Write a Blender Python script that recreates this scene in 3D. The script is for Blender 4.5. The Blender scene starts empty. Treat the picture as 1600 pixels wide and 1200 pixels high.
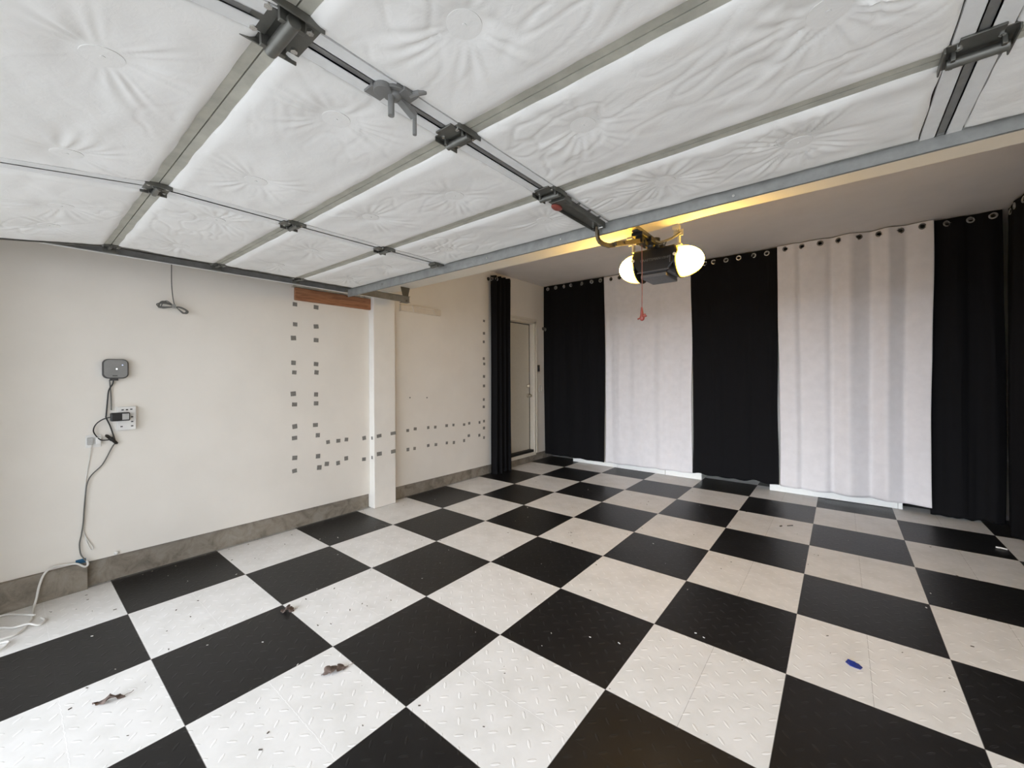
import bpy, bmesh, math, random
from mathutils import Vector, Matrix, noise, Euler
random.seed(7)
PI = math.pi
col = bpy.context.scene.collection

# ------------------------------------------------------------------ camera figures
YAW, PITCH, ROLL, FOC = .6826, -.002, -.0052, 637.53
CAM = Vector((3.2476, -.4408, 1.3881))
SX, SY = -5.04, -11.85
def basis():
    cy, sy = math.cos(YAW), math.sin(YAW)
    f = Vector((-sy*math.cos(PITCH), cy*math.cos(PITCH), math.sin(PITCH)))
    r = Vector((cy, sy, 0)); u = r.cross(f)
    return (r*math.cos(ROLL)+u*math.sin(ROLL), -r*math.sin(ROLL)+u*math.cos(ROLL), f)

# ------------------------------------------------------------------ materials
class NT:
    def __init__(self, name):
        self.mat = bpy.data.materials.new(name); self.mat.use_nodes = True
        self.t = self.mat.node_tree; self.n = self.t.nodes; self.l = self.t.links
        self.b = self.n['Principled BSDF']
    def put(self, sock, v):
        if hasattr(v, 'is_output'): self.l.new(v, sock)
        else: sock.default_value = v
    def m(self, op, a, b=None, c=None, clamp=False):
        k = self.n.new('ShaderNodeMath'); k.operation = op; k.use_clamp = clamp
        for s, v in zip(k.inputs, (a, b, c)):
            if v is not None: self.put(s, v)
        return k.outputs[0]
    def mix(self, f, a, b):
        k = self.n.new('ShaderNodeMix'); k.data_type = 'RGBA'
        self.put(k.inputs[0], f); self.put(k.inputs[6], a); self.put(k.inputs[7], b)
        return k.outputs[2]
    def pos(self):
        g = self.n.new('ShaderNodeNewGeometry'); s = self.n.new('ShaderNodeSeparateXYZ')
        self.l.new(g.outputs['Position'], s.inputs[0]); self.P = g.outputs['Position']
        return s.outputs
    def noise(self, scale, detail=4, rough=.55, vec=None, dist=0):
        k = self.n.new('ShaderNodeTexNoise')
        k.inputs['Scale'].default_value = scale; k.inputs['Detail'].default_value = detail
        k.inputs['Roughness'].default_value = rough; k.inputs['Distortion'].default_value = dist
        if vec is None:
            g = self.n.new('ShaderNodeNewGeometry'); vec = g.outputs['Position']
        self.l.new(vec, k.inputs['Vector'])
        return k.outputs['Fac']
    def ramp(self, fac, stops):
        k = self.n.new('ShaderNodeValToRGB'); e = k.color_ramp.elements
        while len(e) < len(stops): e.new(.5)
        for el, (p, c) in zip(e, stops):
            el.position = p; el.color = c if len(c) == 4 else (*c, 1)
        self.l.new(fac, k.inputs[0]); return k.outputs[0]
    def bump(self, h, strength=.3, dist=.01):
        k = self.n.new('ShaderNodeBump'); k.inputs['Strength'].default_value = strength
        k.inputs['Distance'].default_value = dist; self.l.new(h, k.inputs['Height'])
        self.l.new(k.outputs[0], self.b.inputs['Normal'])
    def setp(self, **kw):
        for k, v in kw.items():
            self.put(self.b.inputs[{'base': 'Base Color', 'rough': 'Roughness', 'metal': 'Metallic', 'spec': 'Specular IOR Level',
                                    'emit': 'Emission Color', 'estr': 'Emission Strength', 'sheen': 'Sheen Weight'}[k]], v)

def simple(name, c, rough=.6, metal=0, spec=.5, var=.08, scale=30, bump=0, bs=200):
    t = NT(name)
    lo = tuple(max(0, x*(1-var)) for x in c); hi = tuple(min(1, x*(1+var)) for x in c)
    t.setp(base=t.ramp(t.noise(scale), [(.3, lo), (.7, hi)]), rough=rough, metal=metal, spec=spec)
    if bump: t.bump(t.noise(bs, 3), bump, .002)
    return t.mat

def floor_material():
    t = NT('checker vinyl'); S = .6096
    x, y, z = t.pos()
    u = t.m('MAXIMUM', t.m('DIVIDE', x, S), -.9999); v = t.m('DIVIDE', y, S)
    par = t.m('FLOORED_MODULO', t.m('ADD', t.m('FLOOR', u), t.m('FLOOR', v)), 2.0)     # 0 white, 1 black
    fu = t.m('FRACT', u); fv = t.m('FRACT', v)
    # raised tread bars at 45 degrees
    k = 1/(math.sqrt(2)*.066)
    a = t.m('MULTIPLY', t.m('ADD', x, y), k); b = t.m('MULTIPLY', t.m('SUBTRACT', x, y), k)
    p2 = t.m('FLOORED_MODULO', t.m('ADD', t.m('FLOOR', a), t.m('FLOOR', b)), 2.0)
    fa = t.m('SUBTRACT', t.m('FRACT', a), .5); fb = t.m('SUBTRACT', t.m('FRACT', b), .5)
    inv = t.m('SUBTRACT', 1.0, p2)
    lo = t.m('ADD', t.m('MULTIPLY', fa, inv), t.m('MULTIPLY', fb, p2))
    sh = t.m('ADD', t.m('MULTIPLY', fb, inv), t.m('MULTIPLY', fa, p2))
    d = t.m('ADD', t.m('POWER', t.m('DIVIDE', t.m('ABSOLUTE', lo), .31), 2.0), t.m('POWER', t.m('DIVIDE', t.m('ABSOLUTE', sh), .085), 2.0))
    mr = t.n.new('ShaderNodeMapRange'); mr.interpolation_type = 'SMOOTHSTEP'
    t.l.new(d, mr.inputs[0]); mr.inputs[1].default_value = 1.0; mr.inputs[2].default_value = .35
    mr.inputs[3].default_value = 0; mr.inputs[4].default_value = 1
    tread = mr.outputs[0]
    # seams of the half tiles
    seamx = t.m('LESS_THAN', t.m('ABSOLUTE', t.m('SUBTRACT', fu, .5)), .0016)
    far = t.m('GREATER_THAN', x, 2.4)
    seamx = t.m('MULTIPLY', seamx, far)
    wob = t.m('MULTIPLY', t.m('SUBTRACT', t.noise(40, 1), .5), .02)
    seamy = t.m('LESS_THAN', t.m('ABSOLUTE', t.m('SUBTRACT', t.m('ADD', fv, wob), .5)), .0032)
    n1 = t.noise(6, 6); n2 = t.noise(60, 5)
    white = t.ramp(n1, [(.25, (.71, .71, .695)), (.6, (.815, .815, .81))])
    black = t.ramp(n1, [(.3, (.007, .007, .0075)), (.75, (.0125, .0125, .0135))])
    scuff = t.ramp(t.noise(18, 8, .7, dist=1.5), [(.63, (0, 0, 0)), (.78, (1, 1, 1))])
    white = t.mix(t.m('MULTIPLY', scuff, .30), white, (.50, .46, .42, 1))
    black = t.mix(t.m('MULTIPLY', scuff, .10), black, (.12, .12, .12, 1))
    white = t.mix(t.m('MULTIPLY', seamy, .35), white, (.92, .92, .92, 1))
    white = t.mix(t.m('MULTIPLY', seamx, .6), white, (.30, .29, .28, 1))
    white = t.mix(t.m('MULTIPLY', tread, .5), white, (.93, .93, .93, 1))  # glints on the tread bars put into the colour as a paler tone
    black = t.mix(t.m('MULTIPLY', tread, .35), black, (.022, .022, .024, 1))  # fainter painted glints on the black tiles
    edge = t.m('MINIMUM', t.m('MINIMUM', fu, t.m('SUBTRACT', 1.0, fu)), t.m('MINIMUM', fv, t.m('SUBTRACT', 1.0, fv)))
    line = t.m('LESS_THAN', edge, .0022)
    c = t.mix(par, white, black)
    c = t.mix(t.m('MULTIPLY', line, .6), c, (.16, .16, .155, 1))
    t.setp(base=c, rough=t.m('ADD', .30, t.m('MULTIPLY', n2, .18)), spec=.35)
    h = t.m('ADD', t.m('MULTIPLY', tread, .8), t.m('MULTIPLY', n1, .5))
    h = t.m('ADD', h, t.m('MULTIPLY', seamy, .4))
    t.bump(h, .48, .0020)
    return t.mat

def concrete_material():
    t = NT('bare concrete')
    c = t.ramp(t.noise(9, 9, .65, dist=.6), [(.25, (.10, .085, .068)), (.48, (.24, .21, .17)), (.66, (.30, .275, .235)), (.85, (.15, .125, .10))])
    t.setp(base=c, rough=.92); t.bump(t.noise(45, 8, .7), .6, .006)
    return t.mat

def wall_material():
    t = NT('painted drywall')
    c = t.ramp(t.noise(3, 5), [(.3, (.765, .735, .68)), (.7, (.805, .775, .72))])
    sp = t.ramp(t.noise(30, 6, .7), [(.70, (0, 0, 0)), (.82, (1, 1, 1))])
    c = t.mix(t.m('MULTIPLY', sp, .12), c, (.45, .42, .38, 1))
    t.setp(base=c, rough=.75, spec=.25); t.bump(t.noise(90, 4), .12, .002)
    return t.mat

def wood_material():
    t = NT('bare fir board')
    mp = t.n.new('ShaderNodeMapping'); g = t.n.new('ShaderNodeNewGeometry')
    mp.inputs['Scale'].default_value = (30, 2.2, 26); t.l.new(g.outputs['Position'], mp.inputs[0])
    c = t.ramp(t.noise(2.0, 6, .6, vec=mp.outputs[0], dist=1.2), [(.25, (.16, .065, .028)), (.5, (.33, .145, .07)), (.75, (.45, .22, .11))])
    t.setp(base=c, rough=.7); return t.mat

def cloth_material(name, c, rough=.9, sheen=.0):
    t = NT(name)
    lo = tuple(x*.93 for x in c); 
    t.setp(base=t.ramp(t.noise(12, 3), [(.3, lo), (.7, c)]), rough=rough, spec=.12, sheen=sheen)
    return t.mat

def vinyl_material():
    t = NT('white insulation facing')
    t.setp(base=t.ramp(t.noise(4, 5), [(.3, (.84, .84, .825)), (.7, (.89, .89, .875))]), rough=.42, spec=.35)
    t.bump(t.noise(34, 7, .62, dist=.8), .18, .005); return t.mat

def steel_material(name, c, metal=.7, rough=.45):
    t = NT(name)
    t.setp(base=t.ramp(t.noise(14, 6, .6), [(.3, tuple(x*.78 for x in c)), (.7, tuple(min(1, x*1.12) for x in c))]), metal=metal,
           rough=t.m('ADD', rough-.08, t.m('MULTIPLY', t.noise(40), .16)))
    return t.mat

def glow_material(side):
    """plastic lens lit from within: hottest round the bulb at the outer end"""
    t = NT('lit lamp lens'); x, y, z = t.pos()
    d = t.m('POWER', t.m('ADD', t.m('ADD', t.m('POWER', t.m('SUBTRACT', x, OX+side*.235), 2.0), t.m('POWER', t.m('SUBTRACT', y, 2.37), 2.0)), t.m('POWER', t.m('SUBTRACT', z, 2.15), 2.0)), .5)
    c = t.ramp(t.m('MULTIPLY', d, 4.0), [(.17, (1, .65, .15)), (.36, (.50, .26, .012)), (.80, (.26, .12, .005))])
    t.setp(base=(.9, .75, .4, 1), rough=.4, emit=c, estr=LENS)
    return t.mat

def led_material(name, c, s):
    t = NT(name); t.setp(base=(*c, 1), emit=(*c, 1), estr=s); return t.mat

OX = 2.285; LENS = 84.0
M = dict(
    floor=floor_material(), concrete=concrete_material(), wall=wall_material(), wood=wood_material(), vinyl=vinyl_material(),
    ceil=simple('ceiling paint', (.74, .70, .67), .8, var=.03, scale=4, bump=.1),
    beam=simple('beam paint', (.78, .74, .66), .65, var=.03, scale=5, bump=.08),
    post=simple('post paint', (.80, .78, .735), .6, var=.03, scale=5, bump=.08),
    white=simple('white plastic', (.78, .78, .76), .4, var=.03), trim=simple('door trim paint', (.70, .66, .58), .45, var=.03),
    panel=simple('door leaf paint', (.62, .585, .50), .45, var=.03), black=simple('black plastic', (.012, .012, .012), .4, var=.2),
    board=simple('white melamine', (.82, .82, .79), .4, var=.02), rubber=simple('black rubber', (.015, .015, .014), .7),
    grey=simple('grey plastic', (.235, .235, .23), .5, var=.05), greyd=simple('dark grey plastic', (.05, .05, .05), .5),
    pad=simple('grey adhesive pad', (.20, .195, .18), .85, var=.25, scale=120), blackcloth=cloth_material('black curtain', (.0075, .0075, .0085)),
    whitecloth=cloth_material('white curtain', (.735, .72, .735)), ring=steel_material('steel ring', (.62, .62, .62), .9, .3),
    pewter=steel_material('pewter ring', (.16, .155, .15), .6, .4), rail=steel_material('beige painted steel', (.46, .455, .395), 0, .5),
    flange=simple('white painted steel', (.76, .77, .77), .4, var=.03), galv=steel_material('galvanised steel', (.315, .32, .31), .3, .5),
    dark=steel_material('dark steel', (.165, .165, .15), .7, .36), slot=steel_material('shaded grey steel', (.23, .23, .225), .2, .5),
    bright=steel_material('bright zinc', (.72, .72, .70), .95, .25), brown=steel_material('rusty perforated steel', (.15, .12, .08), .5, .55),
    red=simple('red cord', (.22, .085, .075), .7), rednob=simple('red plastic', (.26, .055, .04), .4),
    cordwhite=simple('white cable', (.72, .71, .68), .5, var=.05), cordgrey=simple('grey cable', (.12, .12, .11), .5), tape=simple('blue tape', (.03, .13, .25), .7),
    leaf=simple('dry oak leaf', (.135, .10, .085), .8, var=.35, scale=90), blue=simple('blue scrap', (.012, .03, .22), .5, var=.3, scale=200),
    led=led_material('white led', (.9, .95, 1), 6), ledb=led_material('blue led', (.6, .7, 1), 2.0), drive=simple('driveway concrete', (.76, .755, .74), .9, var=.1, scale=2),
    dust=simple('floor crumbs', (.10, .085, .07), .9, var=.5, scale=60), dustw=simple('pale floor crumbs', (.7, .68, .65), .9, var=.2, scale=60),
    text=simple('faded lettering', (.13, .125, .12), .6), housing=simple('opener housing', (.010, .0085, .0075), .35, var=.2),
    bottom=simple('opener base plate', (.085, .08, .082), .5), brass=steel_material('satin nickel', (.55, .50, .42), .95, .28), lensnut=simple('cream nut', (.8, .72, .55), .4),
    tag=simple('pale sticker', (.42, .42, .41), .5), bracket=steel_material('zinc bracket', (.62, .60, .54), .4, .4), tube=simple('ivory rail', (.70, .64, .55), .5, var=.03),
)

# ------------------------------------------------------------------ mesh helpers
def wloc(o):
    v = Vector((0, 0, 0))
    while o is not None: v += o.location; o = o.parent
    return v
class MB:
    def __init__(self): self.bm = bmesh.new()
    def box(self, lo, hi, rot=None, piv=None):
        c = Vector([(a+b)/2 for a, b in zip(lo, hi)]); s = [abs(b-a) for a, b in zip(lo, hi)]
        r = bmesh.ops.create_cube(self.bm, size=1)['verts']
        mt = Matrix.Translation(c) @ Matrix.Diagonal((*s, 1))
        if rot is not None:
            pv = Vector(piv) if piv is not None else c
            mt = Matrix.Translation(pv) @ rot.to_matrix().to_4x4() @ Matrix.Translation(-pv) @ mt
        for v in r: v.co = mt @ v.co
        return self
    def poly_prism(self, pts, axis, a, b):
        """pts: 2D outline in the other two axes (ordered x,y,z without axis), extruded from a to b along axis"""
        def mk(p, t):
            q = list(p); q.insert(axis, t); return self.bm.verts.new(q)
        A = [mk(p, a) for p in pts]; B = [mk(p, b) for p in pts]
        n = len(pts)
        self.bm.faces.new(A[::-1]); self.bm.faces.new(B)
        for i in range(n): self.bm.faces.new((A[i], A[(i+1) % n], B[(i+1) % n], B[i]))
        return self
    def tube(self, pts, r, n=8, closed=False, smooth=0, radii=None):
        pts = [Vector(p) for p in pts]
        if smooth:
            out = []
            N = len(pts)
            for i in range(N if closed else N-1):
                p0 = pts[(i-1) % N] if closed or i > 0 else pts[0]
                p1 = pts[i]; p2 = pts[(i+1) % N]
                p3 = pts[(i+2) % N] if closed or i+2 < N else pts[-1]
                for k in range(smooth):
                    t = k/smooth
                    out.append(.5*((2*p1)+(-p0+p2)*t+(2*p0-5*p1+4*p2-p3)*t*t+(-p0+3*p1-3*p2+p3)*t**3))
            if not closed: out.append(pts[-1])
            pts = out
        N = len(pts); rings = []; up = None
        for i, p in enumerate(pts):
            a = pts[(i-1) % N] if closed or i > 0 else p
            b = pts[(i+1) % N] if closed or i < N-1 else p
            d = (b-a)
            d = d.normalized() if d.length > 1e-9 else Vector((0, 0, 1))
            if up is None: up = d.orthogonal().normalized()
            up = (up - d*up.dot(d))
            up = up.normalized() if up.length > 1e-6 else d.orthogonal().normalized()
            s = d.cross(up); rr = radii[i] if radii else r
            rings.append([self.bm.verts.new(p+up*math.cos(2*PI*k/n)*rr+s*math.sin(2*PI*k/n)*rr) for k in range(n)])
        for i in range(N if closed else N-1):
            A, B = rings[i], rings[(i+1) % N]
            for k in range(n): self.bm.faces.new((A[k], A[(k+1) % n], B[(k+1) % n], B[k]))
        if not closed: self.bm.faces.new(rings[0][::-1]); self.bm.faces.new(rings[-1])
        return self
    def cyl(self, a, b, r, n=20, r2=None):
        return self.tube([a, b], r, n, radii=[r, r if r2 is None else r2])
    def ell(self, c, r, seg=28, rings=18):
        v = bmesh.ops.create_uvsphere(self.bm, u_segments=seg, v_segments=rings, radius=1)['verts']
        for q in v: q.co = Vector((c[0]+q.co.x*r[0], c[1]+q.co.y*r[1], c[2]+q.co.z*r[2]))
        return self
    def torus(self, c, R, r, n=28, k=8, ax=(0, 1, 0), flat=1):
        ax = Vector(ax).normalized(); u = ax.orthogonal().normalized(); w = ax.cross(u); c = Vector(c)
        rg = []
        for i in range(n):
            t = 2*PI*i/n; d = u*math.cos(t)+w*math.sin(t)
            rg.append([self.bm.verts.new(c+d*(R+r*math.cos(2*PI*j/k))+ax*(r*flat*math.sin(2*PI*j/k))) for j in range(k)])
        for i in range(n):
            A, B = rg[i], rg[(i+1) % n]
            for j in range(k): self.bm.faces.new((A[j], A[(j+1) % k], B[(j+1) % k], B[j]))
        return self
    def build(self, name, mat, parent=None, origin=None, smooth=35, bevel=0, seg=2):
        bmesh.ops.recalc_face_normals(self.bm, faces=self.bm.faces[:])
        o3 = Vector(origin) if origin is not None else (wloc(parent) if parent is not None else Vector((0, 0, 0)))
        for v in self.bm.verts: v.co -= o3
        me = bpy.data.meshes.new(name); self.bm.to_mesh(me); self.bm.free()
        me.materials.append(M[mat] if isinstance(mat, str) else mat)
        if smooth:
            me.shade_smooth(); me.set_sharp_from_angle(angle=math.radians(smooth))
        o = bpy.data.objects.new(name, me); col.objects.link(o)
        if parent is not None: o.parent = parent; o.location = o3 - wloc(parent)
        else: o.location = o3
        if bevel:
            b = o.modifiers.new('bevel', 'BEVEL'); b.width = bevel; b.segments = seg; b.limit_method = 'ANGLE'
        return o

def tag(o, label=None, cat=None, group=None, kind=None):
    if label: o['label'] = label
    if cat: o['category'] = cat
    if group: o['group'] = group
    if kind: o['kind'] = kind
    return o
def thing(name, label, cat, loc=(0, 0, 0), group=None):
    o = bpy.data.objects.new(name, None); o.empty_display_size = .1; col.objects.link(o); o.location = loc
    return tag(o, label, cat, group)
def dup(root, loc):
    r = root.copy(); col.objects.link(r); r.location = loc
    for ch in list(root.children):
        c = ch.copy(); col.objects.link(c); c.parent = r
        for g in ch.children:
            d = g.copy(); col.objects.link(d); d.parent = c
    return r
ORD = ['topmost', 'second', 'third', 'fourth', 'fifth', 'sixth', 'seventh', 'eighth', 'ninth', 'tenth', 'eleventh', 'twelfth']

# ------------------------------------------------------------------ setting
WX = -.615            # face of the left wall
CEIL = 2.874
YF, YB = -.80, 5.80   # front and back of the room
def ctop(y): return .178 + (y+.5)*(.128-.178)/(3.9+.5)

b = MB(); b.box((-.75, YF, -.05), (5.2, YB, 0)); tag(b.build('floor', 'floor', smooth=0), 'black and white checkered vinyl tile floor with raised tread pattern', kind='structure')
b = MB(); b.box((-14, -40, -.12), (18, YF, -.03)); tag(b.build('ground', 'drive', smooth=0), 'concrete driveway outside the open garage', kind='structure')
b = MB(); b.box((-.76, YF-.14, CEIL), (5.25, YB+.12, CEIL+.12)); tag(b.build('ceiling', 'ceil', smooth=0), 'flat grey painted garage ceiling', kind='structure')
# left wall with the doorway
DY0, DY1, DZ0, DZ1 = 4.02, 4.95, .13, 2.222
b = MB()
b.poly_prism([(YF-.14, ctop(YF)), (DY0, ctop(DY0)), (DY0, CEIL), (YF-.14, CEIL)], 0, WX-.14, WX)
b.box((WX-.14, DY0, DZ1), (WX, DY1, CEIL))
b.box((WX-.14, DY1, .122), (WX, YB+.12, CEIL))
tag(b.build('wall_left', 'wall', smooth=0), 'off-white painted left garage wall', kind='structure')
b = MB()
b.poly_prism([(YF-.14, -.1), (YB+.12, -.1), (YB+.12, .122), (3.9, ctop(3.9)), (YF-.14, ctop(YF))], 0, WX-.14, WX-.024)
b.box((WX-.03, YF-.05, -.05), (-.592, -.112, ctop(-.3)+.002), rot=Euler((0, 0, .03)), piv=(-.592, -.112, 0))
tag(b.build('baseboard_left', 'concrete', smooth=0, bevel=.004), 'rough bare concrete curb under the left wall', kind='structure')
b = MB(); b.box((-.76, YB, -.05), (5.25, YB+.12, CEIL)); tag(b.build('wall_back', 'wall', smooth=0), 'white back wall behind the curtains', kind='structure')
b = MB(); b.box((5.1, YF, -.05), (5.25, 2.1, CEIL)); b.box((4.50, 2.1, -.05), (5.25, YB, CEIL)); tag(b.build('wall_right', 'wall', smooth=0), 'white right wall behind the black curtains', kind='structure')
b = MB(); b.box((-.76, YF-.14, -.05), (-.16, YF, CEIL)); b.box((4.66, YF-.14, -.05), (5.25, YF, CEIL)); b.box((-.16, YF-.14, 2.14), (4.66, YF, CEIL))
tag(b.build('wall_front', 'wall', smooth=0), 'front wall around the open garage doorway', kind='structure')
b = MB(); b.box((-3, YF-1.4, 2.26), (7.5, YF-.14, 2.42)); tag(b.build('added_eave', 'trim', smooth=0), 'unseen roof eave added above the garage opening to block steep sky', kind='structure')  # unseen overhang, added to keep steep sky light off the entrance
# beam and post
st = [(-.615, 2.299), (.3, 2.306), (1.9, 2.314), (2.62, 2.350), (3.4, 2.349), (5.1, 2.352)]
b = MB(); b.poly_prism([(x, z) for x, z in st]+[(5.1, CEIL), (-.615, CEIL)], 1, 1.975, 2.24)
tag(b.build('trim_1', 'beam', smooth=0), 'white painted beam across the ceiling', kind='structure')
b = MB(); b.box((WX-.03, 1.975, 0.004), (-.532, 2.24, 2.30)); tag(b.build('trim_2', 'post', smooth=0, bevel=.006), 'white painted post against the left wall', kind='structure')

# side door in the left wall
PX = -.69
d = MB(); d.box((PX-.035, DY0+.004, .19), (PX, DY1-.024, DZ1-.016)); door = d.build('door_1', 'panel', smooth=0)
tag(door, 'plain beige side door behind the gathered black curtain', kind='structure')
f = MB()
f.box((WX-.138, DY1-.003, DZ0+.002), (WX+.002, DY1+.012, DZ1)); f.box((WX-.138, DY0-.012, DZ0+.002), (WX+.002, DY0+.003, DZ1)); f.box((WX-.138, DY0-.012, DZ1-.003), (WX+.002, DY1+.012, DZ1+.012))
for a in ((DY1+.004, DY1+.080), (DY0-.08, DY0-.004)):
    f.box((WX, a[0], DZ0), (WX+.016, a[1], DZ1+.075)); f.box((WX+.016, a[0]+.045, DZ0), (WX+.024, a[1]-.006, DZ1+.07))
f.box((WX, DY0-.08, DZ1+.004), (WX+.016, DY1+.08, DZ1+.08)); f.box((WX+.016, DY0-.075, DZ1+.04), (WX+.026, DY1+.075, DZ1+.075))
f.build('door_frame', 'trim', door, smooth=0, bevel=.002)
s = MB(); s.box((PX-.06, DY0, .150), (WX-.002, DY1-.004, .188)); s.box((PX-.03, DY1-.0235, .188), (PX-.001, DY1-.0035, DZ1-.004)); s.box((PX-.03, DY0+.004, DZ1-.0155), (PX-.001, DY1-.0035, DZ1-.0035)); s.build('weatherstrip', 'rubber', door, smooth=0)
s = MB(); s.box((WX-.14, DY0-.01, .100), (WX+.014, DY1+.04, .150)); s.build('sill', 'trim', door, smooth=0, bevel=.003)
def knob(name, y, z, deep):
    k = MB(); k.cyl((PX, y, z), (PX+.012, y, z), .032); k.cyl((PX+.012, y, z), (PX+deep, y, z), .013); k.ell((PX+deep, y, z), (.022, .027, .027)); return k.build(name, 'brass', door)
knob('knob', 4.885, 1.063, .055)
k = MB(); k.cyl((PX, 4.885, 1.22), (PX+.018, 4.885, 1.22), .03); k.box((PX+.018, 4.88, 1.20), (PX+.035, 4.89, 1.24)); k.build('deadbolt', 'brass', door)

b = MB(); b.box((WX, 5.056, 1.452), (WX+.022, 5.098, 1.56)); sw = b.build('wall_switch', 'black', smooth=0, bevel=.004, origin=(WX, 5.077, 1.452))
tag(sw, 'small dark push button on the wall right of the side door', 'switch')
b = MB(); b.box((WX+.022, 5.066, 1.50), (WX+.027, 5.088, 1.545)); b.build('button', 'greyd', sw, smooth=0, bevel=.002)
b = MB(); b.torus((WX+.012, 5.125, 1.165), .052, .006, ax=(1, 0.15, 0)); tag(b.build('wire_ring', 'cordwhite', origin=(WX, 5.125, 1.11)), 'pale wire loop on the wall right of the side door knob', 'wire')
b = MB(); b.cyl((WX, 5.222, 2.17), (WX+.008, 5.222, 2.17), .028); b.tube([(WX, 5.222, 2.18), (WX+.05, 5.222, 2.175), (WX+.06, 5.222, 2.15), (WX+.045, 5.222, 2.13), (WX+.05, 5.20, 2.16)], .009, smooth=4)
tag(b.build('wall_hook', 'dark', origin=(WX, 5.222, 2.15)), 'dark metal hook high on the wall at the back left corner', 'hook')

# ------------------------------------------------------------------ cabinets behind the curtains
def cabinet(x0, x1, joints, label):
    t = thing('storage_cabinet', label, 'cabinet', ((x0+x1)/2, 5.5, 0), 'white cabinets behind the curtains')
    b = MB(); b.box((x0, 5.325, .002), (x1, 5.76, 1.9)); b.build('carcass', 'board', t, smooth=0, bevel=.003)
    xs = [x0]+joints+[x1]
    for a, c in zip(xs[:-1], xs[1:]):
        b = MB(); b.box((a+.002, 5.306, .004), (c-.002, 5.325, 1.895)); b.build('door', 'board', t, smooth=0, bevel=.002)
cabinet(-.10, 1.83, [.66, 1.36], 'white cabinet whose base shows below the left white curtain')
cabinet(2.585, 3.737, [3.70], 'white cabinet whose base shows below the right white curtain')

# ------------------------------------------------------------------ curtains
RING_ME = {}
def ring_mesh(key):
    if key not in RING_ME:
        b = MB(); b.torus((0, 0, 0), .0235, .0068, ax=(0, 1, 0), flat=.6)
        o = b.build('grommet', key); RING_ME[key] = o.data; bpy.data.objects.remove(o)
    return RING_ME[key]
def curtain(name, label, p0, p1, ztop, zb0, zb1, mat, ringmat, gpos, folds, seed, amp=.028, side=1, group=None, top_amp=.35, edge=.012, jag=0, dz=.045, line=None, tuck=0):
    """cloth from p0 to p1 (x,y), folds = list of (u, depth, width)"""
    p0 = Vector((*p0, 0)); p1 = Vector((*p1, 0)); L = (p1-p0).length; d = (p1-p0)/L; nrm = Vector((d.y, -d.x, 0))*side
    t = thing(name, label, 'curtain', ((p0+p1)/2 + Vector((0, 0, min(zb0, zb1)))), group)
    nu = max(24, int(L/.011)); vs = [i*.008 for i in range(12)]+[.096+(1-.096/ztop)*0]
    H = ztop; vv = [i*.008 for i in range(12)]
    while vv[-1] < H-.06: vv.append(vv[-1]+.055)
    us = [i/nu for i in range(nu+1)]
    bm = MB(); bmm = bm.bm
    rnd = random.Random(seed)
    def off(u, v):
        k = top_amp+(1-top_amp)*min(1, v*2.2)
        o = 0
        if line:
            for du in (-.012, 0, .012):
                q = min(max(u+du, 0), 1)
                for (a, ha), (c, hc) in zip(line[:-1], line[1:]):
                    if a <= q <= c: o += (ha+(hc-ha)*(q-a)/(c-a))/3; break
        for (c, dep, w) in folds or ():
            o += dep*math.exp(-((u-c)/w)**2)
        o += amp*.5*noise.noise((u*7+seed*3.1, v*.8, seed))+amp*.3*noise.noise((u*19, v*1.6+seed, 3.3))
        return o*k+(.0022 if v < .034 or v > .985 else 0)
    rows = []
    for h in vv+[H]:
        row = []
        v = h/H
        for u in us:
            zb = zb0+(zb1-zb0)*u + jag*noise.noise((u*6, seed, 0)) + .006*noise.noise((u*9, seed+5, 1))
            z = ztop - v*(ztop-zb)
            e = edge*math.sin(v*4.3+seed)*((1-u)-u) + edge*.5*noise.noise((v*4, seed, 7))
            pull = 1 - .0*v
            e += tuck*max(0, 1-v/.24)*max(0, 1-u*3)
            q = p0+d*(u*L+e)+nrm*off(u, v); row.append(bmm.verts.new((q.x, q.y, z)))
        rows.append(row)
    gz = ztop-dz; holes = []
    for g in gpos: holes.append(p0+d*(g*L))
    for i in range(len(rows)-1):
        for j in range(nu):
            qs = (rows[i][j], rows[i][j+1], rows[i+1][j+1], rows[i+1][j])
            c = sum((q.co for q in qs), Vector())/4
            if i < 12 and any(math.hypot((c-h).dot(d), c.z-gz) < .021 for h in holes): continue
            bmm.faces.new(qs)
    o = bm.build('cloth', mat, t)
    sm = o.modifiers.new('thick', 'SOLIDIFY'); sm.thickness = .003; sm.offset = -1 if side > 0 else 1
    for k, g in enumerate(gpos):
        r = bpy.data.objects.new('grommet', ring_mesh(ringmat)); col.objects.link(r); r.parent = t
        q = p0+d*(g*L)+nrm*(off(g, .02)+.003); r.location = Vector((q.x, q.y, gz))-t.location
        ang = math.atan2(d.y, d.x); r.rotation_euler = (rnd.uniform(-.1, .1), 0, ang+rnd.uniform(-.35, .35)*(1 if ringmat == 'ring' else .4))
    hem = MB()
    rowz = rows  # hem seam line
    return t
CY = 5.235
G = 'curtains along the back wall'
gp = lambda xs, a, c: [(x-a)/(c-a) for x in xs]
rf = lambda n, seed, dep: [((i+.5)/n+random.Random(seed+i).uniform(-.25, .25)/n, dep*(1 if i % 2 else -.7)*random.Random(seed*3+i).uniform(.5, 1.1), .42/n) for i in range(n)]
curtain('curtain', 'black grommet curtain at the back left, beside the side door corner', (-.60, CY), (.49, CY), 2.866, .085, .07, 'blackcloth', 'ring',
        gp((-.52, -.36, -.215, -.07, .11, .287, .43), -.6, .49), rf(7, 3, .022), 3, group=G)
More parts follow.
